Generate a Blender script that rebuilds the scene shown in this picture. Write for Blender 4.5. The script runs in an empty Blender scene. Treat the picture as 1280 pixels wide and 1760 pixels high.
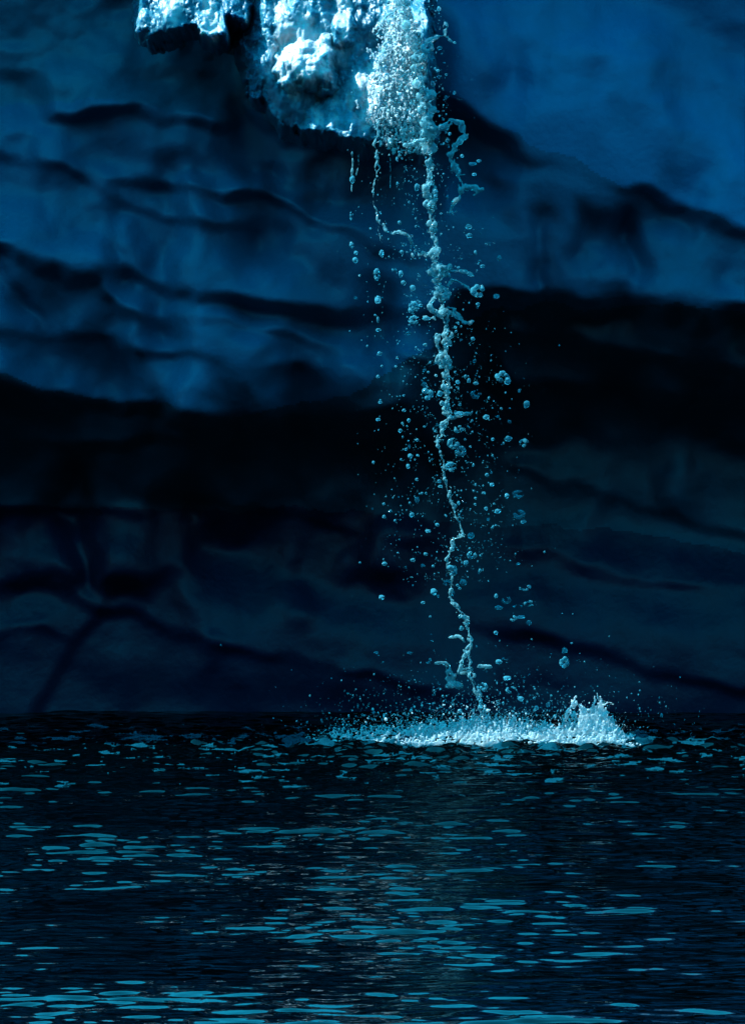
import bpy, bmesh, math, random
import numpy as np
from mathutils import Vector, Matrix

random.seed(7)
rng = np.random.default_rng(11)
sc = bpy.context.scene
C = bpy.context.collection

# ------------------------------------------------------------------ camera, sky, sun, exposure
CAM_Z, PITCH, K = 1.5, 0.016, 0.00015          # K: radians per photo pixel (1280 x 1760)
cd = bpy.data.cameras.new('camera'); cam = bpy.data.objects.new('camera', cd); C.objects.link(cam)
cam.location = (0, 0, CAM_Z); cam.rotation_euler = (math.pi / 2 - PITCH, 0, 0)
cd.sensor_fit = 'VERTICAL'; cd.sensor_height = 36.0; cd.lens = 18.0 / (880 * K)
cd.clip_start = 0.1; cd.clip_end = 5000
sc.camera = cam

SUN_DIR = Vector((-0.62, 0.12, 0.775)).normalized()      # towards the sun: high, left, a little behind the ice
sun_el = math.asin(SUN_DIR.z)
w = bpy.data.worlds.new('World'); sc.world = w; w.use_nodes = True
nt = w.node_tree; nt.nodes.clear()
sky = nt.nodes.new('ShaderNodeTexSky'); sky.sky_type = 'NISHITA'; sky.sun_disc = False
sky.sun_elevation = sun_el; sky.sun_rotation = math.atan2(SUN_DIR.x, SUN_DIR.y)
sky.air_density = 1.0; sky.dust_density = 0.3; sky.ozone_density = 3.0
mul = nt.nodes.new('ShaderNodeMix'); mul.data_type = 'RGBA'; mul.blend_type = 'MULTIPLY'; mul.inputs[0].default_value = 1
mul.inputs[7].default_value = (0.03, 0.80, 0.74, 1)
bg = nt.nodes.new('ShaderNodeBackground'); bg.inputs[1].default_value = 0.15
wo = nt.nodes.new('ShaderNodeOutputWorld')
nt.links.new(sky.outputs[0], mul.inputs[6]); nt.links.new(mul.outputs[2], bg.inputs[0]); nt.links.new(bg.outputs[0], wo.inputs[0])

sl = bpy.data.lights.new('sun', 'SUN'); sl.energy = 2.6; sl.angle = math.radians(0.5); sl.color = (0.74, 0.93, 1.0)
so = bpy.data.objects.new('sun', sl); C.objects.link(so)
so.rotation_euler = SUN_DIR.to_track_quat('Z', 'Y').to_euler(); so.location = (-20, 10, 30)

sc.view_settings.view_transform = 'Standard'; sc.view_settings.look = 'None'
sc.view_settings.gamma = 1.0; sc.view_settings.use_curve_mapping = False
sc.view_settings.exposure = 2.65
sc.cycles.max_bounces = 8; sc.cycles.transmission_bounces = 6; sc.cycles.caustics_refractive = False; sc.cycles.caustics_reflective = False
sc.cycles.sample_clamp_indirect = 4.0

# ------------------------------------------------------------------ helpers
def tag(o, label=None, cat=None, group=None, kind=None):
    if label: o['label'] = label
    if cat: o['category'] = cat
    if group: o['group'] = group
    if kind: o['kind'] = kind
    return o

def at(u, v, Y):
    """photo pixel at distance Y -> world"""
    dx, dz = (u - 640) * K, (880 - v) * K
    c, s = math.cos(PITCH), math.sin(PITCH)
    fy, fz = c + dz * s, -s + dz * c
    t = Y / fy
    return Vector((dx * t, Y, CAM_Z + fz * t))

def fade(t): return t * t * t * (t * (t * 6 - 15) + 10)
_perm = rng.permutation(512).astype(np.int64)
_grad = rng.normal(size=(512, 2)); _grad /= np.linalg.norm(_grad, axis=1)[:, None]
def perlin(x, y, seed=0):
    x = np.asarray(x, float) + seed * 17.37; y = np.asarray(y, float) + seed * 9.71
    xi = np.floor(x).astype(np.int64); yi = np.floor(y).astype(np.int64); xf = x - xi; yf = y - yi
    def g(ix, iy, dx, dy):
        h = _perm[(_perm[ix & 511] + iy) & 511]
        return _grad[h, 0] * dx + _grad[h, 1] * dy
    a = g(xi, yi, xf, yf); b = g(xi + 1, yi, xf - 1, yf); c = g(xi, yi + 1, xf, yf - 1); d = g(xi + 1, yi + 1, xf - 1, yf - 1)
    u, v = fade(xf), fade(yf)
    return (a * (1 - u) + b * u) * (1 - v) + (c * (1 - u) + d * u) * v
def fbm(x, y, n=4, seed=0, gain=0.5):
    r, a, f = 0, 1, 1
    for i in range(n):
        r = r + a * perlin(x * f, y * f, seed + i); a *= gain; f *= 2.03
    return r
def sstep(a, b, x):
    t = np.clip((x - a) / (b - a), 0, 1); return t * t * (3 - 2 * t)

def mesh_from(name, V, F, smooth=True):
    me = bpy.data.meshes.new(name)
    V = np.asarray(V, np.float32); F = np.asarray(F, np.int32)
    me.vertices.add(len(V)); me.vertices.foreach_set('co', V.ravel())
    k = F.shape[1]
    me.loops.add(F.size); me.loops.foreach_set('vertex_index', F.ravel())
    me.polygons.add(len(F)); me.polygons.foreach_set('loop_start', np.arange(0, F.size, k, dtype=np.int32))
    me.update(calc_edges=True)
    if smooth: me.polygons.foreach_set('use_smooth', np.ones(len(F), bool))
    me.update()
    return me

def link(name, me, m=None, parent=None):
    o = bpy.data.objects.new(name, me); C.objects.link(o)
    if m and not me.materials: me.materials.append(m)
    if parent: o.parent = parent
    return o

def ico(sub):
    bm = bmesh.new(); bmesh.ops.create_icosphere(bm, subdivisions=sub, radius=1)
    V = np.array([v.co[:] for v in bm.verts]); F = np.array([[v.index for v in f.verts] for f in bm.faces]); bm.free()
    return V, F
ICO = {1: ico(1), 2: ico(2), 3: ico(3)}

def blobs(centres, radii, sub=1):
    """many ellipsoids as one vertex/face list. radii (n,) or (n,3)"""
    V0, F0 = ICO[sub]; c = np.asarray(centres, float); r = np.asarray(radii, float)
    if r.ndim == 1: r = np.repeat(r[:, None], 3, 1)
    V = (V0[None] * r[:, None, :] + c[:, None, :]).reshape(-1, 3)
    F = (F0[None] + (np.arange(len(c)) * len(V0))[:, None, None]).reshape(-1, 3)
    return V, F

def remeshed(name, V, F, voxel, smooth_it=2):
    """melt the blobs into one liquid skin"""
    me = mesh_from('tmp', V, F); o = bpy.data.objects.new('tmp', me); C.objects.link(o)
    m = o.modifiers.new('r', 'REMESH'); m.mode = 'VOXEL'; m.voxel_size = voxel; m.use_smooth_shade = True
    if smooth_it:
        s = o.modifiers.new('s', 'SMOOTH'); s.factor = 0.5; s.iterations = smooth_it
    dg = bpy.context.evaluated_depsgraph_get()
    out = bpy.data.meshes.new_from_object(o.evaluated_get(dg)); out.name = name
    bpy.data.objects.remove(o); bpy.data.meshes.remove(me)
    return out

# ------------------------------------------------------------------ materials
def mat(name):
    m = bpy.data.materials.new(name); m.use_nodes = True
    return m, m.node_tree, m.node_tree.nodes['Principled BSDF']
def N(nt, t, **kw):
    n = nt.nodes.new(t)
    for k, v in kw.items(): setattr(n, k, v)
    return n

def ice_material(name, c1, c2, scale=1.0, bump=0.25, rough=0.5):
    m, t, p = mat(name)
    tc = N(t, 'ShaderNodeTexCoord'); mp = N(t, 'ShaderNodeMapping'); mp.inputs['Scale'].default_value = (1.6 * scale, 1.6 * scale, 0.8 * scale)
    t.links.new(tc.outputs['Object'], mp.inputs[0])
    n1 = N(t, 'ShaderNodeTexNoise'); n1.inputs['Scale'].default_value = 1.7; n1.inputs['Detail'].default_value = 6; n1.inputs['Distortion'].default_value = 0.6
    t.links.new(mp.outputs[0], n1.inputs['Vector'])
    cr = N(t, 'ShaderNodeValToRGB'); cr.color_ramp.elements[0].position = 0.32; cr.color_ramp.elements[1].position = 0.68
    cr.color_ramp.elements[0].color = (*c2, 1); cr.color_ramp.elements[1].color = (*c1, 1)
    t.links.new(n1.outputs[0], cr.inputs[0]); t.links.new(cr.outputs[0], p.inputs['Base Color'])
    p.inputs['Roughness'].default_value = rough; p.inputs['IOR'].default_value = 1.31
    n2 = N(t, 'ShaderNodeTexNoise'); n2.inputs['Scale'].default_value = 26; n2.inputs['Detail'].default_value = 5
    t.links.new(tc.outputs['Object'], n2.inputs['Vector'])
    b = N(t, 'ShaderNodeBump'); b.inputs['Strength'].default_value = bump; b.inputs['Distance'].default_value = 0.02
    t.links.new(n2.outputs[0], b.inputs['Height']); t.links.new(b.outputs[0], p.inputs['Normal'])
    return m
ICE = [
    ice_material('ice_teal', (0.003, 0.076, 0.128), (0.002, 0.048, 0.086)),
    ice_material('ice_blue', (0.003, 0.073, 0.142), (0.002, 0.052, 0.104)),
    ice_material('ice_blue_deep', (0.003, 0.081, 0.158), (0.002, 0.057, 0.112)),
    ice_material('ice_undercut_shade', (0.001, 0.034, 0.060), (0.001, 0.024, 0.042)),  # undercut band: its shade is put into this darker base colour
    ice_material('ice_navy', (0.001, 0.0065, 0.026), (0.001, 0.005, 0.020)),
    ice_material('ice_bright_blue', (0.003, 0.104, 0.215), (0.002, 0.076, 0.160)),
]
mlump, t, p = mat('bright_bubbly_ice')
tc = N(t, 'ShaderNodeTexCoord'); n1 = N(t, 'ShaderNodeTexNoise'); n1.inputs['Scale'].default_value = 5; n1.inputs['Detail'].default_value = 6
t.links.new(tc.outputs['Object'], n1.inputs['Vector'])
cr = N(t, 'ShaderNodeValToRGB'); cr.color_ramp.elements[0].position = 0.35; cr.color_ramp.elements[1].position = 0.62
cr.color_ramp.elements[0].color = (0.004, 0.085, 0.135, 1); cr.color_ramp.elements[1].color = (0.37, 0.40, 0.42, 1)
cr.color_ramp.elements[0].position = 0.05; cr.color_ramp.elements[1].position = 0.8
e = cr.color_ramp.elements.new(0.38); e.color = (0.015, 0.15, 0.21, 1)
at_n = N(t, 'ShaderNodeAttribute'); at_n.attribute_name = 'bubbles_and_glow'
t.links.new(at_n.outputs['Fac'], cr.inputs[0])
p.inputs['Subsurface Weight'].default_value = 0.8; p.inputs['Subsurface Radius'].default_value = (0.02, 0.06, 0.08); p.inputs['Subsurface Scale'].default_value = 1.0; t.links.new(cr.outputs[0], p.inputs['Base Color'])
p.inputs['Roughness'].default_value = 0.38; p.inputs['IOR'].default_value = 1.31
n2 = N(t, 'ShaderNodeTexNoise'); n2.inputs['Scale'].default_value = 38; n2.inputs['Detail'].default_value = 4
t.links.new(tc.outputs['Object'], n2.inputs['Vector'])
b = N(t, 'ShaderNodeBump'); b.inputs['Strength'].default_value = 0.3; b.inputs['Distance'].default_value = 0.02
t.links.new(n2.outputs[0], b.inputs['Height']); t.links.new(b.outputs[0], p.inputs['Normal'])

msea, t, p = mat('sea_water')
p.inputs['Base Color'].default_value = (0.0, 0.0003, 0.0004, 1); p.inputs['Roughness'].default_value = 0.03; p.inputs['IOR'].default_value = 1.333; p.inputs['Specular IOR Level'].default_value = 0.75
tc = N(t, 'ShaderNodeTexCoord'); n2 = N(t, 'ShaderNodeTexNoise'); n2.inputs['Scale'].default_value = 14; n2.inputs['Detail'].default_value = 3
t.links.new(tc.outputs['Object'], n2.inputs['Vector'])
b = N(t, 'ShaderNodeBump'); b.inputs['Strength'].default_value = 0.05; b.inputs['Distance'].default_value = 0.03
t.links.new(n2.outputs[0], b.inputs['Height']); t.links.new(b.outputs[0], p.inputs['Normal'])

def liquid(name, col, diffuse, tcol):
    m, t, p = mat(name)
    p.inputs['Base Color'].default_value = (*col, 1); p.inputs['Roughness'].default_value = 0.04
    p.inputs['IOR'].default_value = 1.333; p.inputs['Transmission Weight'].default_value = 1.0
    d = N(t, 'ShaderNodeBsdfTranslucent'); d.inputs[0].default_value = (*tcol, 1)
    d2 = N(t, 'ShaderNodeBsdfDiffuse'); d2.inputs[0].default_value = (*tcol, 1)
    mx0 = N(t, 'ShaderNodeMixShader'); mx0.inputs[0].default_value = 0.5
    mx = N(t, 'ShaderNodeMixShader'); mx.inputs[0].default_value = diffuse
    t.links.new(d.outputs[0], mx0.inputs[1]); t.links.new(d2.outputs[0], mx0.inputs[2])
    t.links.new(p.outputs[0], mx.inputs[1]); t.links.new(mx0.outputs[0], mx.inputs[2])
    t.links.new(mx.outputs[0], t.nodes['Material Output'].inputs[0])
    return m
mdrop = liquid('drop_water', (0.75, 0.95, 1.0), 0.36, (0.09, 0.52, 0.66))
mstream = liquid('stream_water', (0.8, 0.95, 1.0), 0.42, (0.30, 0.72, 0.80))
mflake = liquid('thin_foam_reflections', (0.8, 0.95, 1.0), 0.7, (0.004, 0.09, 0.135))
mfoam = liquid('splash_foam', (0.85, 0.97, 1.0), 0.90, (0.66, 0.80, 0.83))

# ------------------------------------------------------------------ unseen ridge added behind the camera to block low sky
mblocker, t_, p_ = mat('sky_blocker_rock'); n_ = N(t_, 'ShaderNodeTexNoise'); n_.inputs['Scale'].default_value = 0.03; n_.inputs['Detail'].default_value = 8
r_ = N(t_, 'ShaderNodeValToRGB'); r_.color_ramp.elements[0].color = (0.012, 0.014, 0.014, 1); r_.color_ramp.elements[1].color = (0.04, 0.042, 0.04, 1)
t_.links.new(n_.outputs[0], r_.inputs[0]); t_.links.new(r_.outputs[0], p_.inputs['Base Color']); p_.inputs['Roughness'].default_value = 0.9
A_, R_ = np.meshgrid(np.linspace(math.radians(170), math.radians(370), 260), np.linspace(0, 1, 40))
RR = 330 + 420 * R_; HH = 330 * np.clip(R_, 0, 1) ** 0.8 * (0.85 + 0.5 * fbm(A_ * 3.0, A_ * 0, 5, 300)) * sstep(math.radians(169), math.radians(200), A_) * sstep(math.radians(371), math.radians(340), A_) + 25 * fbm(A_ * 22, R_ * 6, 5, 310) * R_
ix = np.arange(A_.size).reshape(A_.shape)
link('sky_blocker_hills', mesh_from('sky_blocker_hills', np.stack([RR * np.cos(A_), RR * np.sin(A_), HH - 2], -1).reshape(-1, 3), np.stack([ix[:-1, :-1], ix[:-1, 1:], ix[1:, 1:], ix[1:, :-1]], -1).reshape(-1, 4)), mblocker)['kind'] = 'structure'

# ------------------------------------------------------------------ the iceberg
def blur(A, sig):
    k = np.exp(-0.5 * (np.arange(-int(3 * sig), int(3 * sig) + 1) / sig) ** 2); k /= k.sum(); p = len(k) // 2
    for ax in (0, 1):
        pad = [(0, 0), (0, 0)]; pad[ax] = (p, p); B = np.pad(A, pad, 'edge'); R = np.zeros_like(A)
        for i, w_ in enumerate(k): R += w_ * (B[i:i + A.shape[0]] if ax == 0 else B[:, i:i + A.shape[1]])
        A = R
    return A
def interp(pts, u):
    a = np.array(pts, float); return np.interp(u, a[:, 0], a[:, 1])

# lower edges of the ice layers: points (u, v), ends fade; A metres proud, L pixels of ramp above, W pixels of undercut below
LEDGES = [
    # upper left lobes
    ([(-60, 150), (60, 185), (130, 208), (200, 195), (232, 182), (300, 196), (372, 210), (430, 196)], 0.22, 120, 26, 40, 460),
    ([(140, 275), (190, 320), (250, 314), (300, 322), (350, 331), (415, 333), (470, 340)], 0.16, 90, 22, 130, 480),
    ([(380, 120), (440, 190), (470, 215), (490, 240), (550, 252), (605, 262), (680, 272), (800, 280)], 0.22, 130, 24, 400, 760),
    ([(-400, 410), (0, 422), (60, 432), (150, 466), (225, 458), (290, 485), (350, 506), (395, 503), (500, 520), (640, 532), (800, 530)], 0.26, 150, 30, -900, 820),
    ([(120, 465), (160, 492), (210, 530), (280, 545), (350, 545), (440, 560), (525, 585), (640, 605), (800, 640)], 0.10, 60, 22, 120, 860),
    ([(-400, 610), (0, 640), (100, 668), (200, 682), (400, 706), (560, 712), (700, 690)], 0.30, 130, 42, -900, 760),
    ([(-400, 745), (0, 752), (120, 760), (300, 745), (500, 775)], 0.10, 70, 25, -900, 520),
    ([(-400, 850), (0, 860), (125, 867), (250, 885), (300, 880)], 0.10, 70, 18, -900, 310),
    ([(300, 850), (380, 852), (460, 872), (600, 905), (760, 930)], 0.09, 60, 18, 290, 800),
    ([(-400, 960), (0, 985), (75, 1005), (150, 1025), (225, 1036), (280, 1065), (400, 1100), (520, 1126), (600, 1145), (800, 1190)], 0.09, 90, 26, -900, 900),
    ([(-400, 1090), (0, 1085), (80, 1085), (140, 1100)], 0.06, 60, 18, -900, 160),
    ([(380, 322), (470, 350), (560, 384), (660, 418), (800, 452), (900, 470)], 0.15, 70, 22, 380, 900),
    ([(-60, 255), (60, 262), (130, 290), (200, 345), (300, 372), (420, 390)], 0.10, 60, 20, -200, 440),
    ([(-400, 540), (0, 560), (120, 575), (300, 600), (520, 640), (640, 655)], 0.08, 60, 20, -900, 700),
    # right
    ([(700, 130), (810, 203), (852, 228), (884, 250), (940, 272), (1000, 292), (1060, 316), (1150, 352), (1280, 402), (1700, 520)], 0.40, 230, 30, 500, 2200),
    ([(780, 260), (880, 318), (960, 332), (1060, 345)], 0.08, 60, 22, 800, 1080),
    ([(700, 500), (860, 505), (1000, 516), (1280, 524), (1700, 560)], 0.30, 170, 40, 700, 2200),
    ([(800, 560), (980, 585), (1150, 612), (1280, 640), (1700, 700)], 0.09, 60, 20, 820, 2200),
    ([(800, 640), (1000, 660), (1280, 690), (1700, 740)], 0.09, 60, 24, 820, 2200),
    ([(840, 790), (960, 820), (1100, 870), (1280, 905), (1700, 1000)], 0.10, 80, 22, 840, 2200),
    ([(800, 930), (950, 950), (1100, 985), (1280, 1010), (1700, 1060)], 0.09, 60, 22, 820, 2200),
    ([(760, 1060), (950, 1090), (1120, 1140), (1280, 1170), (1700, 1230)], 0.10, 110, 22, 780, 2200),
]
def ledge(u, v, pts, A, L, W, u0, u1):
    ve = interp(pts, u)
    fadeu = sstep(u0, u0 + 70, u) * (1 - sstep(u1 - 90, u1, u))
    d = v - ve
    L = L * (1.75 + 1.0 * fbm(u / 260, v / 300, 2, 61)); W = W * (1.05 + 1.2 * fbm(u / 150, v / 200, 2, 66)); up = np.clip(1 + d / L, 0, 1) ** 1.9
    dn = 1 - 0.42 * sstep(0, W, d) - 0.58 * sstep(0, W * 8, d)
    strength = np.clip(1.0 + 1.2 * fbm(u / 190, v / 400, 2, int(pts[0][1]) % 50), 0.4, 1.7) * (1 - 0.42 * sstep(690, 800, ve))
    return 1.7 * A * strength * fadeu * np.where(d < 0, up, dn)

# main profile: face depth by height; unseen top brow shaped to block the sun
PROF = [(-0.9, 22.15), (0.0, 22.1), (0.4, 22.1), (0.95, 22.35), (1.25, 22.35), (1.55, 22.0), (1.9, 21.6), (2.3, 21.4), (3.1, 21.4), (3.9, 21.35), (4.25, 21.25), (4.6, 20.95), (4.8, 20.85), (5.4, 21.0), (6.6, 21.3), (7.2, 22.0)]
def face_depth(x, z):
    zq = z - 0.42 * sstep(.1, .8, x) * sstep(.9, 1.5, z) * (1 - sstep(2.6, 3.4, z))
    Yb = sum(interp(PROF, zq + dz_) for dz_ in np.linspace(-.22, .22, 9)) / 9
    u = 640 + x / Yb / K
    v = 880 - ((z - CAM_Z) / Yb + PITCH) / K
    # wander of the edges
    uw = u + 26 * fbm(u / 120, v / 120, 3, 3)
    vw = v + 20 * fbm(u / 110, v / 90, 4, 5)
    pr = np.zeros_like(u)
    for L in LEDGES: pr = np.maximum(pr * 0.999, 0) + ledge(uw, vw, *L)
    # diagonal crack in the lower left
    cu = interp([(880, 262), (910, 240), (1000, 175), (1045, 185), (1100, 130), (1220, 62), (1300, 20)], v)
    pr -= 0.06 * sstep(-12, 16, u - cu) * sstep(960, 1060, v) * (1 - sstep(200, 560, u - cu))
    # lobes, shallow scoops and fine vertical flutes
    pr += 0.13 * fbm(u / 420, v / 190 - u / 700, 2, 8)
    rg = 1 - np.abs(fbm(u / 130, v / 90, 2, 12)) * 2.2
    pr += 0.03 * rg * sstep(820, 300, v) * (1 - 0.75 * sstep(640, 800, u))
    pr += 0.011 * perlin(u / 22, v / 160, 20) + 0.004 * fbm(u / 40, v / 30, 3, 23)
    top = sstep(260, 0, v) * (1 - sstep(430, 640, u))
    pr += 0.06 * top * fbm(u / 60, v / 50, 3, 31)
    side = 0.9 * sstep(3.2, 6.0, np.abs(x)) * np.where(x < 0, -1, 0.25)   # the face swings out to the left, off the picture
    big = 0.5 * fbm(x / 3.1, z / 2.4, 3, 40) * sstep(2.8, 5, np.abs(x))
    back = 3.0 * sstep(10, 14.5, np.abs(x)) ** 2
    zone = sstep(360, 430, u) * (1 - sstep(735, 800, u)) * sstep(290, 240, v) * sstep(-230, -160, v)   # behind the sunlit bulge the face stays back
    Yf = Yb - pr
    Yf = Yf + zone * np.maximum(0, 21.02 - Yf)
    kk = 20.90; Yf = np.where(z < 4.5, kk + 0.05 * np.logaddexp(0, (Yf - kk) / 0.05), Yf)
    return Yf + side * 0.6 + big + back

xs = np.concatenate([np.linspace(-14, -2.9, 90)[:-1], np.arange(-2.9, 2.9, 0.011), np.linspace(2.9, 14, 90)])
zs = np.concatenate([np.linspace(-1.2, -0.1, 10)[:-1], np.arange(-0.1, 4.5, 0.011), np.linspace(4.5, 6.9, 70)])
X, Z = np.meshgrid(xs, zs)
Y = blur(face_depth(X, Z), 1.5)
# top and back of the berg
rows_X, rows_Y, rows_Z = [X], [Y], [Z]
for dy, zt in [(0.3, 7.15), (0.8, 7.4), (1.6, 7.6), (3, 7.9), (5, 8.3), (7, 8.0), (9, 7.0), (10.5, 5.0), (11, 2.0), (11.2, -1.2)]:
    rows_X.append(xs[None]); rows_Y.append((np.minimum(Y[-1], 23.0) + dy)[None]); rows_Z.append((zt + 0.5 * fbm(xs / 2.2, xs * 0 + dy, 3, 50))[None])
GX, GY, GZ = np.vstack(rows_X), np.vstack(rows_Y), np.vstack(rows_Z)
hs = 0.62 + 1.3 * sstep(0.8, 5.0, GX) + 0.5 * sstep(-2.5, -8, GX)  # unseen top shaped to set how much sky the water mirrors
GZ = np.where(GZ > 4.8, 4.8 + (GZ - 4.8) * hs, GZ)
nr, nc = GX.shape
V = np.stack([GX, GY, GZ], -1).reshape(-1, 3)
idx = np.arange(nr * nc).reshape(nr, nc)
F = np.stack([idx[:-1, :-1], idx[:-1, 1:], idx[1:, 1:], idx[1:, :-1]], -1).reshape(-1, 4)
full = mesh_from('tmp_ice', V, F)
nrm = np.empty(len(V) * 3, np.float32); full.vertex_normals.foreach_get('vector', nrm); nrm = nrm.reshape(-1, 3)
bpy.data.meshes.remove(full)
fc = V[F].mean(1)
u = 640 + fc[:, 0] / 21.4 / K; v = 880 - ((fc[:, 2] - CAM_Z) / 21.4 + PITCH) / K
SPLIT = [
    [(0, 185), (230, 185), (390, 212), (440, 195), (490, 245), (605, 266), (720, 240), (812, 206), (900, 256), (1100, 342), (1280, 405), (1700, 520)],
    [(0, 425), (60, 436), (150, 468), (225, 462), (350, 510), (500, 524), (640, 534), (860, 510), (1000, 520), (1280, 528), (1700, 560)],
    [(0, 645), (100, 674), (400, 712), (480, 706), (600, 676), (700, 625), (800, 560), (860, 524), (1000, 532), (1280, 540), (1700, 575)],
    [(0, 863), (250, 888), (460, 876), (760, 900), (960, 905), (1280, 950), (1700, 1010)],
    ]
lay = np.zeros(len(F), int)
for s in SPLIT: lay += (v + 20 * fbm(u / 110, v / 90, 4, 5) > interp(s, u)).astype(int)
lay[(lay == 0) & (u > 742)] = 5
berg = bpy.data.objects.new('iceberg', None); C.objects.link(berg); berg.location = (0, 22.1, 0)
tag(berg, 'huge dark blue scalloped iceberg face standing behind the falling meltwater', 'iceberg')
LAYLAB = ['teal topmost ice layer on the left', 'mid blue ice layer with rounded lower lip', 'blue ice layer above the black undercut', 'undercut ice layer with its shade painted almost black', 'navy ice layer at the waterline with diagonal crack', 'brighter clear blue ice at the upper right']
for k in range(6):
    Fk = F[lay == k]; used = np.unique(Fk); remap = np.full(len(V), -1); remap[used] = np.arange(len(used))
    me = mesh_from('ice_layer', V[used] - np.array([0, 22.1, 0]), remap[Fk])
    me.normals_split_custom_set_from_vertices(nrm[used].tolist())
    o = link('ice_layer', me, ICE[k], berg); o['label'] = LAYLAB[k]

# the sunlit bulges at the top: craggy bubbly ice standing proud of the face, out past the brow into the sun
def crag(u, v, seed, n, u0, u1, v0, v1, planes=()):
    r = np.random.default_rng(seed); h = np.full(u.shape, -9.0)
    for i in range(n):
        cu, cv = r.uniform(u0, u1), r.uniform(v0, v1); tu, tv = r.normal(.3, .5), r.normal(.55, .4)
        d = ((u - cu) * tu + (v - cv) * tv) * .003 - (((u - cu) / 75) ** 2 + ((v - cv) / 95) ** 2) * .085 + r.uniform(-.03, .05)
        h = np.maximum(h, d)
    for (cu, cv, tu, tv, k, ru, rv) in planes:
        h = np.maximum(h, ((u - cu) * tu + (v - cv) * tv) * .003 + k - (((u - cu) / ru) ** 4 + ((v - cv) / rv) ** 4) * .12)
    return h
def lump(name, u0, u1, v0, v1, Yb, mask, seed, n, whites, label, amp=0.36, planes=()):
    us = np.arange(u0, u1, 1.25); vs = np.arange(v0, v1, 1.25); U, W_ = np.meshgrid(us, vs)
    uw = U + 14 * fbm(U / 28, W_ / 40, 4, seed); vw = W_ + 16 * fbm(U / 30, W_ / 34, 4, seed + 9)
    m = mask(uw, vw) * (1 - 0.85 * sstep(110, -150, vw))
    h = crag(uw, vw, seed, n, u0, u1, v0, v1, planes) + 0.030 * fbm(U / 30, W_ / 50, 4, seed + 3, .42) + .005 * perlin(U / 7, W_ / 17, seed + 4)
    Yv = Yb - amp * m - h * (0.25 + m)
    Yv = np.minimum(Yv, Yb + 0.15)
    P = np.array([at(a_, b_, 1.0)[:] for a_, b_ in ((0, 0), (1, 0), (0, 1))])   # rays are linear in u, v
    cx = (U - 640) * K; cz = (880 - W_) * K; c_, s_ = math.cos(PITCH), math.sin(PITCH)
    T = 20.7 / (c_ + cz * s_)
    Xw = cx * T; Zw = CAM_Z + (-s_ + cz * c_) * T
    Vv = np.stack([Xw, Yv - 22.1, Zw], -1).reshape(-1, 3); ix = np.arange(U.size).reshape(U.shape)
    Ff = np.stack([ix[:-1, :-1], ix[:-1, 1:], ix[1:, 1:], ix[1:, :-1]], -1).reshape(-1, 4)
    keep = (m.ravel()[Ff].mean(1) > 0.02); Ff = Ff[keep]; used = np.unique(Ff); rm = np.full(len(Vv), -1); rm[used] = np.arange(len(used))
    me = mesh_from(name, Vv[used], rm[Ff])
    wt = np.zeros(U.shape)
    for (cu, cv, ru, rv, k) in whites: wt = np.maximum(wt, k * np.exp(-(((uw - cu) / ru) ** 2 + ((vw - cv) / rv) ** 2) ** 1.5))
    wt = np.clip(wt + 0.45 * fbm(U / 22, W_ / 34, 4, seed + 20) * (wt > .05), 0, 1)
    at_ = me.attributes.new('bubbles_and_glow', 'FLOAT', 'POINT'); at_.data.foreach_set('value', wt.ravel()[used].astype(np.float32))
    o = link(name, me, mlump, berg); o['label'] = label
def mask1(u, v):
    low = interp([(330, 20), (400, 110), (440, 180), (470, 208), (490, 232), (550, 246), (605, 256), (660, 264), (720, 268), (760, 250)], u)
    return sstep(-8, 13, low - v) * sstep(385, 470, u) * (1 - sstep(728, 752, u))
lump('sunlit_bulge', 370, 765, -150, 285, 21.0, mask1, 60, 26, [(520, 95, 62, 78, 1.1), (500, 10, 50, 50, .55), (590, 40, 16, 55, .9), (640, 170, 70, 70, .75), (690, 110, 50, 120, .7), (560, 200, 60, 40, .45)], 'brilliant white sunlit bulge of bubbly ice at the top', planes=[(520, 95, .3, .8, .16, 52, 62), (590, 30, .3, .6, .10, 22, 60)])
def mask2(u, v):
    low = interp([(200, 5), (232, 50), (250, 72), (285, 80), (330, 60), (352, 78), (384, 80), (396, 40), (420, 52), (445, 40)], u)
    return sstep(-8, 16, low - v) * sstep(215, 250, u) * (1 - sstep(425, 450, u))
lump('sunlit_bulge', 205, 455, -150, 100, 21.0, mask2, 75, 16, [(298, 20, 26, 40, .8), (362, 40, 20, 46, 1.0), (250, 40, 22, 36, .5), (425, 40, 12, 20, .6)], 'smaller ragged cyan sunlit knobs left of the white bulge', .31)  # knob whites: light coming through the ice, painted into the colour

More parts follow.
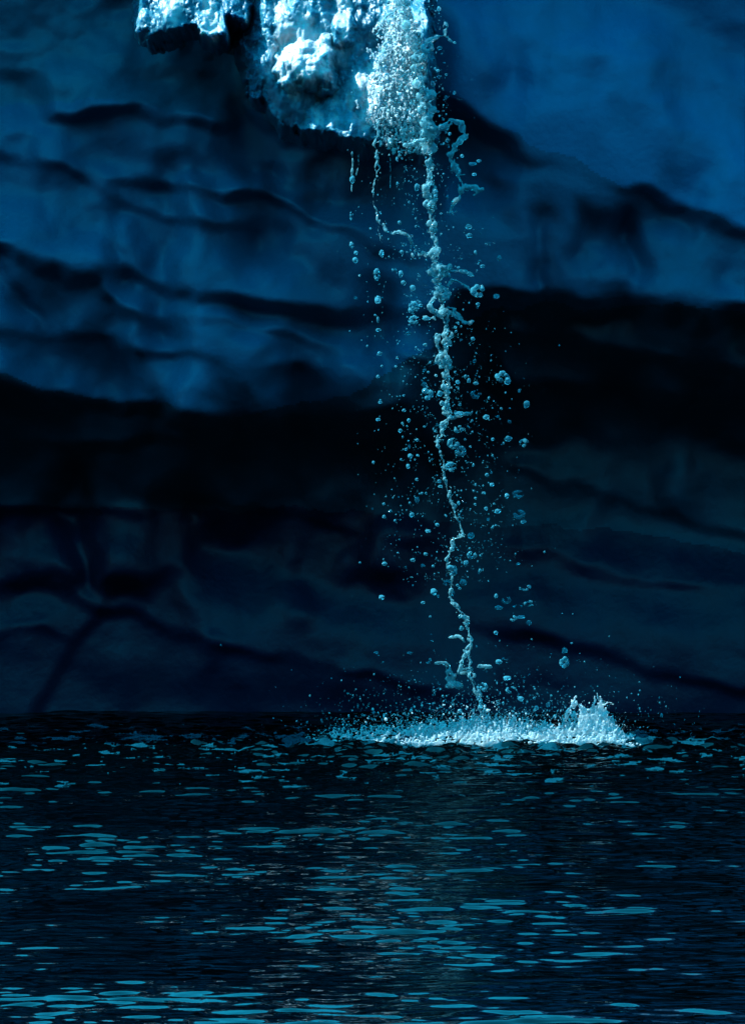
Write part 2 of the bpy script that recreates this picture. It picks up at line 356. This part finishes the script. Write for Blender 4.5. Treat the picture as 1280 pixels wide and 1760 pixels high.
# ------------------------------------------------------------------ the sea
SPL = np.array([0.48, 20.0])                       # where the water lands
dirs = []
for i in range(60):
    lam = 0.034 * (0.19 / 0.034) ** rng.random()
    ang = rng.normal(math.pi / 2, 0.24)
    dirs.append((lam, ang, rng.random() * 2 * math.pi))
def sea_z(x, y):
    wx = x + 0.05 * fbm(x / 0.5, y / 0.4, 3, 80); wy = y + 0.07 * fbm(x / 0.5, y / 0.45, 3, 85)
    z = np.zeros_like(x)
    for lam, ang, ph in dirs:
        k = 2 * math.pi / lam
        a = 0.0216 * lam / math.sqrt(len(dirs)) * 2.0 * min(1, (0.2 / lam)) ** .8
        z += a * np.sin(k * (math.cos(ang) * wx + math.sin(ang) * wy) + ph)
    patch = 0.86 + 0.95 * fbm(x / 1.0, y / 1.3, 3, 90) - 0.3 * sstep(0.3, 1.2, x) * sstep(17, 14, y)
    r = np.hypot((x - SPL[0]) / 1.6, y - SPL[1])
    chop = np.exp(-(r / 1.3) ** 2)
    z *= np.clip(patch, 0.25, 1.6) * np.interp(y, [10, 12.5, 15, 18.5], [0.80, 0.86, 1.02, 1.5])
    z += 0.055 * chop * fbm(x / 0.17, y / 0.12, 3, 95) + 0.02 * np.exp(-r / 2.0) * np.sin(r * 14) * sstep(0.2, 1.0, r) * fbm(x / .5, y / .5, 2, 99) * 2
    return z
sx = np.concatenate([-np.geomspace(60, 3.0, 30)[:-1], np.arange(-3.0, 3.0, 0.013), np.geomspace(3.0, 60, 30)])
sy = np.concatenate([np.linspace(-60, 8.5, 40)[:-1], np.arange(8.5, 22.6, 0.0075), np.linspace(22.6, 40, 12)])
X, Y = np.meshgrid(sx, sy); Zs = sea_z(X, Y)
Zs *= (1 - sstep(3.0, 8, np.abs(X))) * (sstep(2, 9, Y))
V = np.stack([X, Y, Zs], -1).reshape(-1, 3); idx = np.arange(X.size).reshape(X.shape)
F = np.stack([idx[:-1, :-1], idx[:-1, 1:], idx[1:, 1:], idx[1:, :-1]], -1).reshape(-1, 4)
V[:, 2][(np.abs(V[:, 0]) > 55) | (V[:, 1] < -55)] = 0
link('water', mesh_from('water', V, F), msea)['kind'] = 'structure'
# open sea out to the horizon, butted under the rippled sheet
me = mesh_from('far_water', [(-3000, -3000, -.06), (3000, -3000, -.06), (3000, 3000, -.06), (-3000, 3000, -.06)], [[0, 1, 2, 3]], False)
link('far_water', me, msea)['kind'] = 'structure'
def seaheight(x, y): return float(sea_z(np.array([x]), np.array([y]))[0])

# ------------------------------------------------------------------ falling streams
def rope(pts, Yd, w0, step=1.5, wob=2.0, lumps=0.8, seed=0, sat=0.5, gaps=None, strands=1):
    """centres and radii along a pixel polyline: (u, v, width_px); several thin strands weave round one another"""
    r = np.random.default_rng(seed); cs, rs = [], []
    P = np.array(pts, float)
    seg = np.hypot(np.diff(P[:, 0]), np.diff(P[:, 1])); s = np.concatenate([[0], np.cumsum(seg)])
    q = np.linspace(0, s[-1], max(4, int(s[-1] / step)))
    u = np.interp(q, s, P[:, 0]); v = np.interp(q, s, P[:, 1]); wd = np.interp(q, s, P[:, 2])
    u = u + wob * fbm(q / 24, q * 0 + seed * 3.1, 3)
    if strands > 1: wd = wd * np.clip(0.88 + 1.25 * fbm(q / 18, q * 0 + seed * 2.3, 3), .5, 1.6)
    for k in range(strands):
        th = q / (11 + 5 * k) + k * 2.1 + 4 * fbm(q / 40, q * 0 + seed + k * 7.7, 2)
        off = 0.5 * wd * np.sin(th) * (strands > 1) + 0.7 * wd * fbm(q / 13, q * 0 + k * 5 + seed, 3) * (strands > 1)
        rad = wd * (0.5 if strands == 1 else 0.2) * (1 + lumps * 1.7 * fbm(q / 6, q * 0 + k * 9 + seed * 5.3, 3, 9))
        rad = np.clip(rad, 0.55, None) * 0.003
        dep = 0.3 * wd * np.cos(th) * 0.003 * (strands > 1)
        for i in range(len(q)):
            c = at(u[i] + off[i], v[i], Yd + dep[i]); cs.append(c[:]); rs.append([rad[i], rad[i], rad[i] * 1.25])
    for i in range(len(q)):
        if r.random() < sat * step / 2:
            o_ = r.normal(0, wd[i] * 0.7 + 1); rr = r.gamma(2, .5) * 0.6 * 0.003 + .0008
            c = at(u[i] + o_, v[i] + r.normal(0, 2), Yd + r.normal(0, 0.02)); cs.append(c[:]); rs.append([rr, rr, rr * r.uniform(.8, 1.7)])
    return cs, rs

MAIN = [(688, -90, 15), (690, 0, 13), (700, 40, 13), (711, 75, 13), (713, 100, 16), (718, 125, 18), (729, 160, 18), (733, 200, 16), (734, 235, 17), (736, 270, 11), (739, 310, 12), (742, 350, 13), (743, 385, 11), (746, 430, 10), (751, 460, 14), (757, 490, 13), (762, 520, 15), (766, 545, 10), (770, 575, 11), (762, 600, 13), (763, 622, 15), (768, 650, 12), (764, 672, 14), (769, 690, 7), (762, 700, 8), (771, 720, 10), (760, 735, 9), (752, 760, 7), (760, 790, 8), (762, 815, 9), (770, 840, 9), (776, 865, 8), (778, 875, 9), (788, 900, 9), (792, 922, 11), (776, 928, 7), (772, 955, 6), (770, 972, 9), (775, 985, 12), (776, 1003, 6), (772, 1020, 9), (776, 1034, 10), (788, 1045, 10)]
LOW = [(786, 1046, 4), (795, 1056, 7), (802, 1070, 6), (808, 1095, 6), (803, 1120, 6), (806, 1145, 6), (812, 1170, 7), (820, 1192, 8), (829, 1215, 10), (832, 1240, 12)]
SIDES = [  # side jets of the main stream: loops and arms thrown off it
    [(712, 95, 8), (722, 108, 7), (732, 84, 9), (738, 70, 8), (750, 62, 6), (762, 62, 4), (765, 45, 3), (766, 36, 4)],
    [(765, 62, 3), (780, 73, 3)],
    [(648, 60, 4), (665, 28, 3), (688, 12, 4)],
    [(728, 232, 9), (745, 215, 8), (760, 222, 8), (775, 205, 9), (790, 212, 8), (797, 232, 7), (788, 248, 6), (779, 262, 8), (775, 278, 7), (786, 296, 7), (792, 312, 7), (788, 335, 6), (776, 352, 6), (772, 366, 7)],
    [(790, 328, 6), (806, 320, 8), (818, 328, 8), (830, 325, 6), (812, 336, 5)],
    [(795, 300, 6), (783, 302, 4)],
    [(700, 250, 7), (715, 242, 8), (730, 240, 9)], [(698, 250, 8), (712, 248, 7)],
    [(752, 465, 7), (762, 458, 9), (768, 475, 6)],
    [(778, 466, 6), (790, 465, 8), (804, 468, 8), (810, 475, 5)],
    [(766, 492, 4), (777, 481, 6), (786, 483, 5), (798, 492, 3), (812, 500, 4)],
    [(752, 505, 5), (741, 520, 6), (744, 533, 6), (755, 545, 5), (762, 535, 5)],
    [(768, 528, 7), (782, 530, 6), (784, 542, 6), (790, 550, 6), (800, 556, 6), (811, 552, 4)],
    [(752, 540, 5), (742, 548, 5), (730, 544, 4)],
    [(752, 575, 5), (751, 590, 7), (757, 610, 6), (750, 622, 3), (760, 632, 4)],
    [(766, 640, 5), (776, 630, 3)], [(760, 690, 5), (770, 700, 6), (774, 720, 7), (790, 712, 6), (806, 710, 5)],
    [(803, 1120, 6), (793, 1135, 4), (790, 1158, 4), (798, 1152, 3), (810, 1146, 4)],
    [(790, 1158, 5), (805, 1153, 4), (818, 1147, 2.5), (830, 1145, 5), (843, 1147, 4)],
    [(752, 1140, 5), (762, 1138, 6), (770, 1145, 4), (772, 1165, 9), (778, 1178, 12), (786, 1180, 6), (775, 1160, 7)],
    [(775, 1096, 5), (782, 1093, 7), (792, 1095, 5), (799, 1104, 4)],
]
MAIN = [(a_, b_, c_ * float(np.interp(b_, [0, 500, 640, 990], [1.0, .95, .72, .6]))) for a_, b_, c_ in MAIN]
cs, rs = rope(MAIN, 20.12, 10, seed=1, wob=3.2, sat=1.6, strands=4)
c2, r2 = rope(LOW, 20.05, 8, seed=2, wob=1.5, sat=1, strands=3)
fall = bpy.data.objects.new('waterfall', None); C.objects.link(fall); fall.location = at(831, 1262, 20.05)
tag(fall, 'main wide rope of falling meltwater running from the top edge into the white splash', 'waterfall')
def local(me, o):
    me.transform(Matrix.Translation(-o.location)); return me
V, F = blobs(cs + c2, rs + r2, 2)
link('falling_stream', local(remeshed('falling_stream', V, F, 0.0029, 1), fall), mstream, fall)
for i, s in enumerate(SIDES):
    c1, r1 = rope([(a_, b_, c_ * 1.35) for a_, b_, c_ in s], 20.1, 6, seed=10 + i, wob=4.5, sat=0.5, step=1.3, strands=4)
    V, F = blobs(c1, r1, 2)
    link('side_jet', local(remeshed('side_jet', V, F, 0.0042, 1), fall), mstream, fall)

# froth running over the bulge: a torn lace of bubbling water with real thickness
def lace(U, W_, Yv, keep, thick, name, o_, m_):
    cx = (U - 640) * K; cz = (880 - W_) * K; c_, s_ = math.cos(PITCH), math.sin(PITCH); T = Yv / (c_ + cz * s_)
    P = np.stack([cx * T, Yv, CAM_Z + (-s_ + cz * c_) * T], -1).reshape(-1, 3)
    ix = np.arange(U.size).reshape(U.shape); Ff = np.stack([ix[:-1, :-1], ix[:-1, 1:], ix[1:, 1:], ix[1:, :-1]], -1).reshape(-1, 4)
    Ff = Ff[keep.ravel()[Ff].all(1)]; used = np.unique(Ff); rm = np.full(len(P), -1); rm[used] = np.arange(len(used))
    me = mesh_from(name, P[used] - np.array(o_.location if o_ else (0, 0, 0)), rm[Ff]); o = link(name, me, m_, o_)
    md = o.modifiers.new('thickness', 'SOLIDIFY'); md.thickness = thick; md.offset = 1
    return o
for q in range(2):
    U, W_ = np.meshgrid(np.arange(600, 765, 0.9), np.arange(-60, 285, 0.9))
    lo = np.interp(W_, [-60, 0, 60, 120, 200, 250, 285], [676, 662, 640, 628, 622, 650, 690]) + 14 * q; hi = np.interp(W_, [-60, 0, 60, 120, 200, 225, 285], [695, 700, 718, 731, 737, 745, 745])
    f = np.clip((U - lo) / (hi - lo), -.3, 1.3)
    bub = 1 - np.abs(fbm(U / 10, W_ / 19, 4, 150 + q, .6)) * 2.6
    edge = np.minimum(f, (1 - f) * 1.5) + 0.22 * fbm(U / 16, W_ / 30, 3, 160 + q)
    low = 262 + 16 * fbm(U / 10, U * 0 + q, 3, 165) - W_
    keep = (edge > 0.04) & (low > 0) & (bub + 0.35 * f > 0.52 + 0.1 * q)
    Yv = 20.31 - 0.13 * np.clip(f, 0, 1) - 0.03 * q - 0.022 * fbm(U / 14, W_ / 22, 4, 170 + q, .6) - 0.012 * np.clip(bub, 0, 1)
    lace(U, W_, Yv, keep, 0.005, 'froth', fall, mfoam)
cs, rs = [], []
for i in range(550):
    v0 = rng.uniform(0, 268); lo = np.interp(v0, [0, 60, 120, 200, 262], [668, 645, 636, 640, 640]); hi = np.interp(v0, [0, 60, 120, 200, 225, 262], [705, 722, 734, 738, 748, 750])
    f = rng.beta(1.6, 1.1); u0 = lo + (hi - lo) * f
    if perlin(np.array([u0 / 12.]), np.array([v0 / 20.]), 7)[0] < -0.05: continue
    c = at(u0, v0, 20.28 - 0.15 * f + rng.normal(0, .03)); r = rng.gamma(1.6, 0.0016) + 0.0015
    cs.append(c[:]); rs.append([r, r, r * rng.uniform(.9, 1.7)])
V, F = blobs(cs, rs, 2)
link('froth_beads', local(remeshed('froth_beads', V, F, 0.0036, 0), fall), mstream, fall)['kind'] = 'stuff'

SEC = [(646, 205, 7), (646, 235, 7), (647, 270, 7), (646, 305, 6), (643, 340, 6), (646, 362, 5), (651, 380, 5), (650, 396, 4), (652, 415, 4)]
LINK = [(652, 378, 4), (662, 395, 7), (675, 402, 6), (688, 398, 6), (697, 402, 6), (703, 413, 10), (712, 425, 5), (718, 440, 6), (727, 433, 6), (738, 440, 8)]
thin = bpy.data.objects.new('water_trickle', None); C.objects.link(thin); thin.location = at(652, 415, 20.2)
tag(thin, 'thin straight trickle of water left of the main stream, dripping from the bright ice', 'trickle')
c1, r1 = rope(SEC, 20.2, 6, seed=40, wob=1.4, sat=.5, lumps=.5, step=1.0, strands=2)
V, F = blobs(c1, r1, 2); link('trickle_stream', local(remeshed('trickle_stream', V, F, 0.004, 1), thin), mstream, thin)
c1, r1 = rope(LINK, 20.15, 6, seed=41, wob=3, sat=1.4, strands=3)
V, F = blobs(c1, r1, 2); link('linking_jet', local(remeshed('linking_jet', V, F, 0.004, 1), thin), mstream, thin)
# short drips from the ice edge
for i, s in enumerate([[(605, 262, 3), (606, 285, 3), (604, 318, 4), (604, 330, 2)], [(616, 262, 2), (616, 285, 2), (613, 300, 3)], [(670, 255, 2), (671, 300, 2), (671, 322, 4)], [(600, 225, 3), (607, 240, 4)]]):
    c1, r1 = rope(s, 20.3, 3, seed=60 + i, wob=1, sat=0, step=1.2)
    V, F = blobs(c1, r1, 1); o = link('water_trickle', remeshed('drip', V, F, 0.0038, 1), mstream)
    tag(o, ['leftmost broken drip hanging under the bright ice edge', 'faint dotted drip just right of the leftmost one', 'short fine drip ending in a bead between both streams', 'tiny drip clinging to the lower rim of the white bulge'][i], 'trickle')

# ------------------------------------------------------------------ drops
def drop_mesh(i, sub=3):
    V0, F0 = ICO[sub]; V = V0.copy(); r = np.random.default_rng(300 + i)
    for _ in range(5):
        d = r.normal(size=3); d /= np.linalg.norm(d); V *= (1 + r.uniform(-.22, .42) * np.exp(-((1 - V0 @ d) / 0.35) ** 2))[:, None]
    V *= 1 + 0.10 * np.sin(V0 @ r.normal(size=3) * 5 + 1)[:, None]
    V /= np.abs(V).max(0)
    return mesh_from('water_drop', V, F0)
SHAPES = [drop_mesh(i) for i in range(14)]
for m_ in SHAPES: m_.materials.append(mdrop)
def cluster_mesh(i, rx, rz):
    """a ragged clump, for the largest blobs"""
    r = np.random.default_rng(900 + i); cs, rs = [], []
    n = 9; p0 = np.array([r.uniform(-.6, .0) * rx, 0, r.uniform(-.5, .5) * rz])
    for k in range(n):
        a = k / (n - 1) * r.uniform(3.2, 5.4) + i; q = np.array([math.cos(a) * rx * .68, r.normal(0, .2) * rx, math.sin(a) * rz * .68])
        cs.append(q); s = r.uniform(.28, .6) * min(rx, rz); rs.append([s, s, s])
    for k in range(12):
        a = r.uniform(0, 6.28); q = np.array([math.cos(a) * rx * 1.0, r.normal(0, .3) * rx, math.sin(a) * rz]); cs.append(q); s = r.uniform(.08, .2) * min(rx, rz); rs.append([s] * 3)
    V, F = blobs(cs, rs, 2); me = remeshed('water_drop', V, F, max(0.0028, min(rx, rz) / 9), 1); me.materials.append(mdrop); return me
Z3 = [(890, 990, 50, 35), (930, 1020, 25, 25), (710, 1110, 35, 30), (780, 1270, 22, 20), (940, 1300, 16, 14), (1060, 1180, 22, 28), (935, 1415, 28, 20), (1035, 1445, 35, 28), (825, 1420, 14, 14), (590, 1350, 32, 25), (480, 1330, 25, 25), (375, 1110, 40, 38), (355, 1045, 22, 22), (355, 945, 14, 14), (540, 1610, 40, 30), (555, 1450, 40, 35), (605, 1505, 35, 35), (590, 1240, 30, 18), (640, 1245, 30, 15), (585, 1025, 16, 16), (465, 1105, 22, 20), (160, 918, 9, 9), (50, 830, 18, 14), (38, 990, 14, 14), (55, 1165, 16, 11), (40, 1283, 18, 12), (215, 1222, 14, 12), (850, 435, 22, 22), (725, 400, 48, 42), (725, 490, 16, 14), (735, 195, 14, 12), (708, 138, 12, 18), (810, 78, 48, 12), (870, 175, 16, 22), (757, 230, 18, 12), (665, 20, 20, 18), (62, 140, 14, 24), (30, 290, 18, 35), (35, 465, 20, 22), (38, 600, 10, 24), (38, 668, 20, 14), (280, 380, 20, 22), (215, 345, 20, 18), (193, 292, 14, 16), (265, 530, 24, 24), (285, 600, 38, 28), (245, 690, 20, 16), (370, 590, 30, 16), (690, 730, 16, 14), (700, 880, 14, 14), (260, 1535, 18, 18), (310, 1530, 10, 10), (190, 1360, 16, 16), (305, 1695, 12, 12), (672, 1470, 9, 9), (655, 1330, 9, 9), (785, 1665, 14, 14), (820, 1730, 16, 16), (710, 1035, 20, 12), (860, 1265, 14, 12), (885, 1210, 10, 10), (1010, 1085, 12, 12), (600, 1180, 12, 12), (230, 1490, 12, 10)]
Z4 = [(960, 28, 28, 20), (860, 110, 20, 14), (965, 128, 30, 22), (905, 35, 12, 14), (985, 165, 16, 10), (850, 188, 24, 8), (725, 233, 20, 18), (728, 332, 24, 20), (455, 55, 13, 14), (428, 130, 14, 14), (290, 75, 8, 8), (292, 138, 11, 11), (292, 375, 15, 10), (280, 543, 16, 13), (170, 370, 6, 6), (510, 210, 14, 10), (628, 410, 26, 26), (608, 472, 22, 14), (685, 468, 20, 18), (540, 515, 18, 18), (700, 368, 14, 12), (995, 495, 36, 16), (900, 558, 26, 18), (862, 594, 20, 11), (958, 588, 28, 10), (1018, 574, 34, 14), (850, 536, 10, 12), (1015, 670, 14, 14), (935, 648, 22, 14), (975, 640, 20, 11), (485, 570, 11, 8), (678, 697, 12, 12), (1195, 805, 18, 18), (1190, 868, 22, 28), (1228, 772, 7, 6), (862, 865, 20, 12), (848, 720, 12, 10), (925, 1005, 30, 18), (905, 945, 20, 14), (975, 1050, 16, 14), (788, 990, 18, 24), (1110, 1080, 12, 12), (520, 855, 8, 8), (250, 820, 14, 8), (420, 820, 16, 6), (630, 520, 14, 18), (555, 180, 12, 9), (500, 328, 12, 10), (485, 384, 12, 8), (800, 98, 10, 10), (790, 20, 14, 8)]
Z2 = [(205, 1185, 10, 30), (205, 1345, 12, 18), (230, 1390, 12, 12), (225, 1430, 16, 16), (370, 1395, 14, 22), (345, 1510, 18, 36), (350, 1650, 18, 24), (852, 1245, 22, 16), (852, 1298, 18, 16), (575, 188, 14, 14), (686, 48, 12, 14), (870, 900, 22, 14), (905, 885, 14, 8), (880, 958, 14, 10), (812, 858, 10, 10), (690, 265, 14, 12), (770, 235, 8, 8), (680, 388, 12, 8), (770, 510, 10, 10), (745, 735, 10, 10), (480, 1385, 12, 10), (475, 1505, 14, 18), (540, 1580, 16, 16), (545, 1690, 28, 34), (210, 985, 16, 24), (470, 1225, 12, 12), (230, 1640, 12, 12), (250, 1515, 8, 8), (665, 1080, 12, 12), (730, 1085, 10, 12), (565, 1030, 14, 22), (725, 410, 8, 6), (715, 345, 8, 6), (455, 875, 8, 14)]
DR = [(640 + x / 4, 400 + y / 4, a / 4, b_ / 4) for x, y, a, b_ in Z3] + [(560 + x / 2.909, 840 + y / 2.909, a / 2.909, b_ / 2.909) for x, y, a, b_ in Z4] + [(540 + x / 3.2, y / 3.2, a / 3.2, b_ / 3.2) for x, y, a, b_ in Z2]
def stream_u(v): return np.interp(v, [0, 200, 400, 600, 800, 1000, 1240], [715, 735, 745, 762, 768, 785, 830])
named = {0: 'largest curled blob of water right of the stream at mid height', 2: 'round pale blob with a white glint right of the stream', 7: 'ragged drop at the far right of the mid height spray', 11: 'fat lumpy blob hanging just left of the stream', 14: 'wide pale blob touching the lower mid stream on its right'}
n_named = len(DR)
gl, dist = [], []
def side_label(u, v):
    s = u - stream_u(v)
    h = 'upper' if v < 480 else ('middle' if v < 860 else 'lower')
    if s < -75: sd = 'far left of the main stream'
    elif s < 0: sd = 'close on the left of the main stream'
    elif s < 60: sd = 'close on the right of the main stream'
    else: sd = 'far right of the main stream'
    return h, sd
while len(DR) < 290:          # the rest of the countable drops, spread as in the picture
    v0 = rng.choice([rng.uniform(10, 520), rng.uniform(520, 900), rng.uniform(780, 1235)])
    sp = np.interp(v0, [0, 200, 500, 750, 1000, 1230], [22, 26, 42, 62, 60, 85])
    u0 = stream_u(v0) + rng.normal(0, sp) + rng.choice([0, 0, 0, -60])
    r = 1.1 + rng.gamma(1.3, 0.75)
    DR.append((u0, v0, r * rng.uniform(.8, 1.4), r * rng.uniform(.8, 1.3)))
meta = []
for i, (u0, v0, a, b_) in enumerate(DR):
    Yd = 20.1 + rng.normal(0, 0.16); c = at(u0, v0, Yd); ppx = K * Yd
    big = max(a, b_) > 7.5 and i < n_named
    me = cluster_mesh(i, a * ppx, b_ * ppx) if big else SHAPES[rng.integers(14)]
    o = link('water_drop', me, None); o.location = c
    if not big:
        o.scale = (a * ppx, min(a, b_) * ppx, b_ * ppx); 
    meta.append((o, i, u0, v0, a, b_, big))
from collections import defaultdict
def where(u, v):
    k = u - stream_u(v)
    sd = 'far left of' if k < -90 else 'left of' if k < -38 else 'just left of' if k < 0 else 'just right of' if k < 38 else 'right of' if k < 85 else 'far right of'
    hb = ['beside the bright ice', 'before the upper blue ice', 'before the middle blue ice', 'before the black undercut', 'before the dark lower ice', 'before the navy ice', 'low over the splash'][int(np.searchsorted([255, 400, 560, 740, 900, 1060], v))]
    return sd, hb
bk = defaultdict(list)
for m_ in meta:
    o, i, u0, v0, a, b_, big = m_
    shape = 'flat' if a > b_ * 1.45 else 'tall' if b_ > a * 1.3 else 'round'
    size = 'ragged clump' if big else ('glinting drop' if max(a, b_) > 3.9 else 'small drop' if max(a, b_) > 2.4 else 'tiny bead')
    sd, hb = where(u0, v0)
    bk[f'{shape} {size} {sd} the main stream {hb}'].append(m_)
for lab, ms in bk.items():
    ms.sort(key=lambda q: q[3]); n_ = len(ms)
    ranks = {1: [''], 2: ['upper ', 'lower '], 3: ['uppermost ', 'middle ', 'lowest ']}.get(n_)
    for j, m_ in enumerate(ms):
        o, i = m_[0], m_[1]
        tag(o, named.get(i) or ((ranks[j] if ranks else '') + lab), 'water drop', 'drops flung around the falling stream' if ranks or i in named else 'drops: ' + lab)
# the fine spray nobody could count
cs, rs = [], []
for i in range(7500):
    q = rng.random()
    if q < 0.30: v0 = rng.uniform(0, 560); sp = np.interp(v0, [0, 560], [26, 40]); off = rng.choice([0, -25, -70], p=[.6, .25, .15])
    elif q < 0.62: v0 = rng.uniform(560, 1000); sp = 58; off = 0
    else: v0 = 1262 - abs(rng.gamma(1.3, 30)); sp = 130; off = rng.choice([0, -50, 60])
    u0 = stream_u(max(v0, 0)) + off + rng.normal(0, sp)
    if v0 < 1150 and perlin(np.array([u0 / 30.]), np.array([v0 / 30.]), 3)[0] < -0.05: continue
    c = at(u0, v0, 20.1 + rng.normal(0, .28)); r = (0.35 + rng.gamma(1.1, 0.42)) * 0.003
    if c.z < 0.01: continue
    cs.append(c[:]); rs.append([r, r, r * rng.uniform(.8, 1.4)])
V, F = blobs(cs, rs, 1)
o = link('water_spray', mesh_from('water_spray', V, F), mdrop); tag(o, 'fine mist of tiny drops flung around the falling stream', 'spray', kind='stuff')

# ------------------------------------------------------------------ the splash
TOPS = [(535, 4), (560, 14), (580, 26), (640, 30), (700, 36), (760, 42), (800, 46), (830, 50), (870, 46), (900, 34), (940, 32), (970, 34), (1000, 50), (1030, 66), (1050, 50), (1068, 26), (1085, 6)]
splash = bpy.data.objects.new('water_splash', None); C.objects.link(splash); splash.location = (0.55, 20.0, 0)
tag(splash, 'wide white crown of splash where the stream strikes the black sea', 'splash')
# torn curtains of white water, one behind the other
BURST = [(984, 2), (996, 16), (1004, 40), (1012, 62), (1019, 66), (1026, 54), (1033, 72), (1038, 70), (1043, 50), (1050, 40), (1056, 26), (1066, 14), (1078, 2)]
for q in range(12):
    qb = q >= 9; Yq = 20.34 - 0.085 * q if not qb else 20.08 - .05 * (q - 9); near = q / 8 if not qb else 0.5
    xx = np.arange(-0.34, 1.38, 0.0036); zz = np.arange(-0.02, 0.26, 0.0036); XX, ZZ = np.meshgrid(xx, zz)
    uu = 640 + XX / 20 / K
    hgt = interp(TOPS, uu) * 0.003 * (1.0 - 0.62 * near ** 1.5) * (0.75 + 0.5 * fbm(uu / 60, uu * 0 + q * 3.3, 2, 180))
    if qb: hgt = interp(BURST, uu + 6 * (q - 10)) * 0.003 * (1.08 - .12 * (q - 9))
    spk = (0.95 if qb else 0.85) + (0.45 if qb else 1.0) * fbm(XX / 0.022, ZZ / 0.085, 4, 190 + q, .62) if qb else 0.85 + 1.0 * fbm(XX / 0.022, ZZ / 0.085, 4, 190 + q, .62)
    bodyd = np.interp(uu, [540, 700, 790, 1040, 1085], [.20, -.02, -.34, -.42, .1])
    hole = fbm(XX / 0.022, ZZ / 0.030, 4, 200 + q, .6)
    if qb: hole = hole + .22
    keep = (ZZ < hgt * spk) & (hole > bodyd - 0.22 + 0.42 * (ZZ / (hgt + .01)) - 0.15 * (q == 4))
    Yd = Yq - 0.015 * fbm(XX / 0.045, ZZ / 0.055, 4, 210 + q, .5) - 0.45 * ZZ * (near - .4) + 0.03 * np.sin(XX * 9 + q)
    P = np.stack([XX + 0.25 * ZZ * fbm(XX / .2, XX * 0 + q, 2, 230) * 2, Yd, ZZ], -1).reshape(-1, 3) - np.array(splash.location)
    ix = np.arange(XX.size).reshape(XX.shape); Ff = np.stack([ix[:-1, :-1], ix[:-1, 1:], ix[1:, 1:], ix[1:, :-1]], -1).reshape(-1, 4)
    Ff = Ff[keep.ravel()[Ff].all(1)]; used = np.unique(Ff); rm = np.full(len(P), -1); rm[used] = np.arange(len(used))
    o = link('splash_curtain', mesh_from('splash_curtain', P[used], rm[Ff]), mfoam, splash)
    md = o.modifiers.new('thickness', 'SOLIDIFY'); md.thickness = 0.005; md.offset = 0
# thin jets and beads thrown up out of the rim
cs, rs = [], []
for j in range(300):
    u0 = rng.uniform(560, 1075); top = float(interp(TOPS, u0)) * rng.uniform(.6, 1.2)
    lean = rng.normal(0, .4) + (u0 - 830) / 900; x0 = (u0 - 640) * K * 20; Yd = 20.05 + rng.normal(0, .13); r0 = rng.uniform(.002, .005)
    n = max(4, int(top * .003 / .0035)); k0 = int(n * rng.uniform(.2, .7))
    for k in range(k0, n):
        f = k / n; z = top * .003 * f; x = x0 + lean * z + .010 * math.sin(f * 7 + j); r = r0 * (1 - f * .6)
        if k == n - 1: r = r0 * .8
        cs.append((x, Yd, z)); rs.append([r, r, r])
for i in range(1100):
    u0 = rng.normal(790, 150) if rng.random() < .6 else rng.uniform(530, 1090)
    if not 525 < u0 < 1090: continue
    z = float(interp(TOPS, u0)) * .003 * rng.uniform(.3, 1.5); r = rng.gamma(1.4, .0012) + .0016
    cs.append(((u0 - 640) * K * 20, 20.0 + rng.normal(0, .2), z)); rs.append([r, r, r * rng.uniform(.8, 1.5)])
def arm(pts, Yd, w):
    c1, r1 = rope(pts, Yd, w, seed=int(pts[0][0]), wob=3, sat=1.5, step=1.2, strands=3); cs.extend(c1); rs.extend(r1)
arm([(972, 1240, 7), (976, 1226, 6), (982, 1214, 6), (992, 1210, 6), (1002, 1213, 7), (1010, 1220, 9)], 19.98, 6)
arm([(984, 1213, 6), (987, 1204, 5), (990, 1196, 4)], 19.98, 3)
arm([(1036, 1212, 6), (1046, 1207, 4), (1052, 1208, 3)], 20.0, 3)
V, F = blobs(cs, rs, 1)
link('splash_jets', local(remeshed('splash_jets', V, F, 0.0034, 0), splash), mfoam, splash)
# foamy patches with cyan sky reflections painted in, on the ripples round the splash
fx = np.arange(-2.9, 2.9, 0.0055); fy = np.arange(17.2, 21.3, 0.011); FXg, FYg = np.meshgrid(fx, fy)
rr = np.hypot((FXg - 0.45) / 4.2, (FYg - 20.05) / np.where(FYg < 20.05, 1.9, 0.85))
nz = fbm(FXg / 0.20, FYg / 0.17, 6, 120, .64) + 0.25 * perlin(FXg / .9, FYg / 1.2, 140)
on = nz > (0.10 + 0.34 * rr - 0.14 * np.exp(-(rr / .3) ** 2))
FZ = sea_z(FXg, FYg) + 0.003 + 0.004 * fbm(FXg / .05, FYg / .05, 2, 125)
Vv = np.stack([FXg, FYg, FZ], -1).reshape(-1, 3); ix = np.arange(FXg.size).reshape(FXg.shape)
Ff = np.stack([ix[:-1, :-1], ix[:-1, 1:], ix[1:, 1:], ix[1:, :-1]], -1).reshape(-1, 4); Ff = Ff[on.ravel()[Ff].all(1)]
used = np.unique(Ff); rm = np.full(len(Vv), -1); rm[used] = np.arange(len(used))
o = link('foam_reflections', mesh_from('foam_reflections', Vv[used], rm[Ff]), mflake); tag(o, 'broken cyan foamy patches with painted sky reflection on the ripples around the splash', 'foam_reflections', kind='stuff')
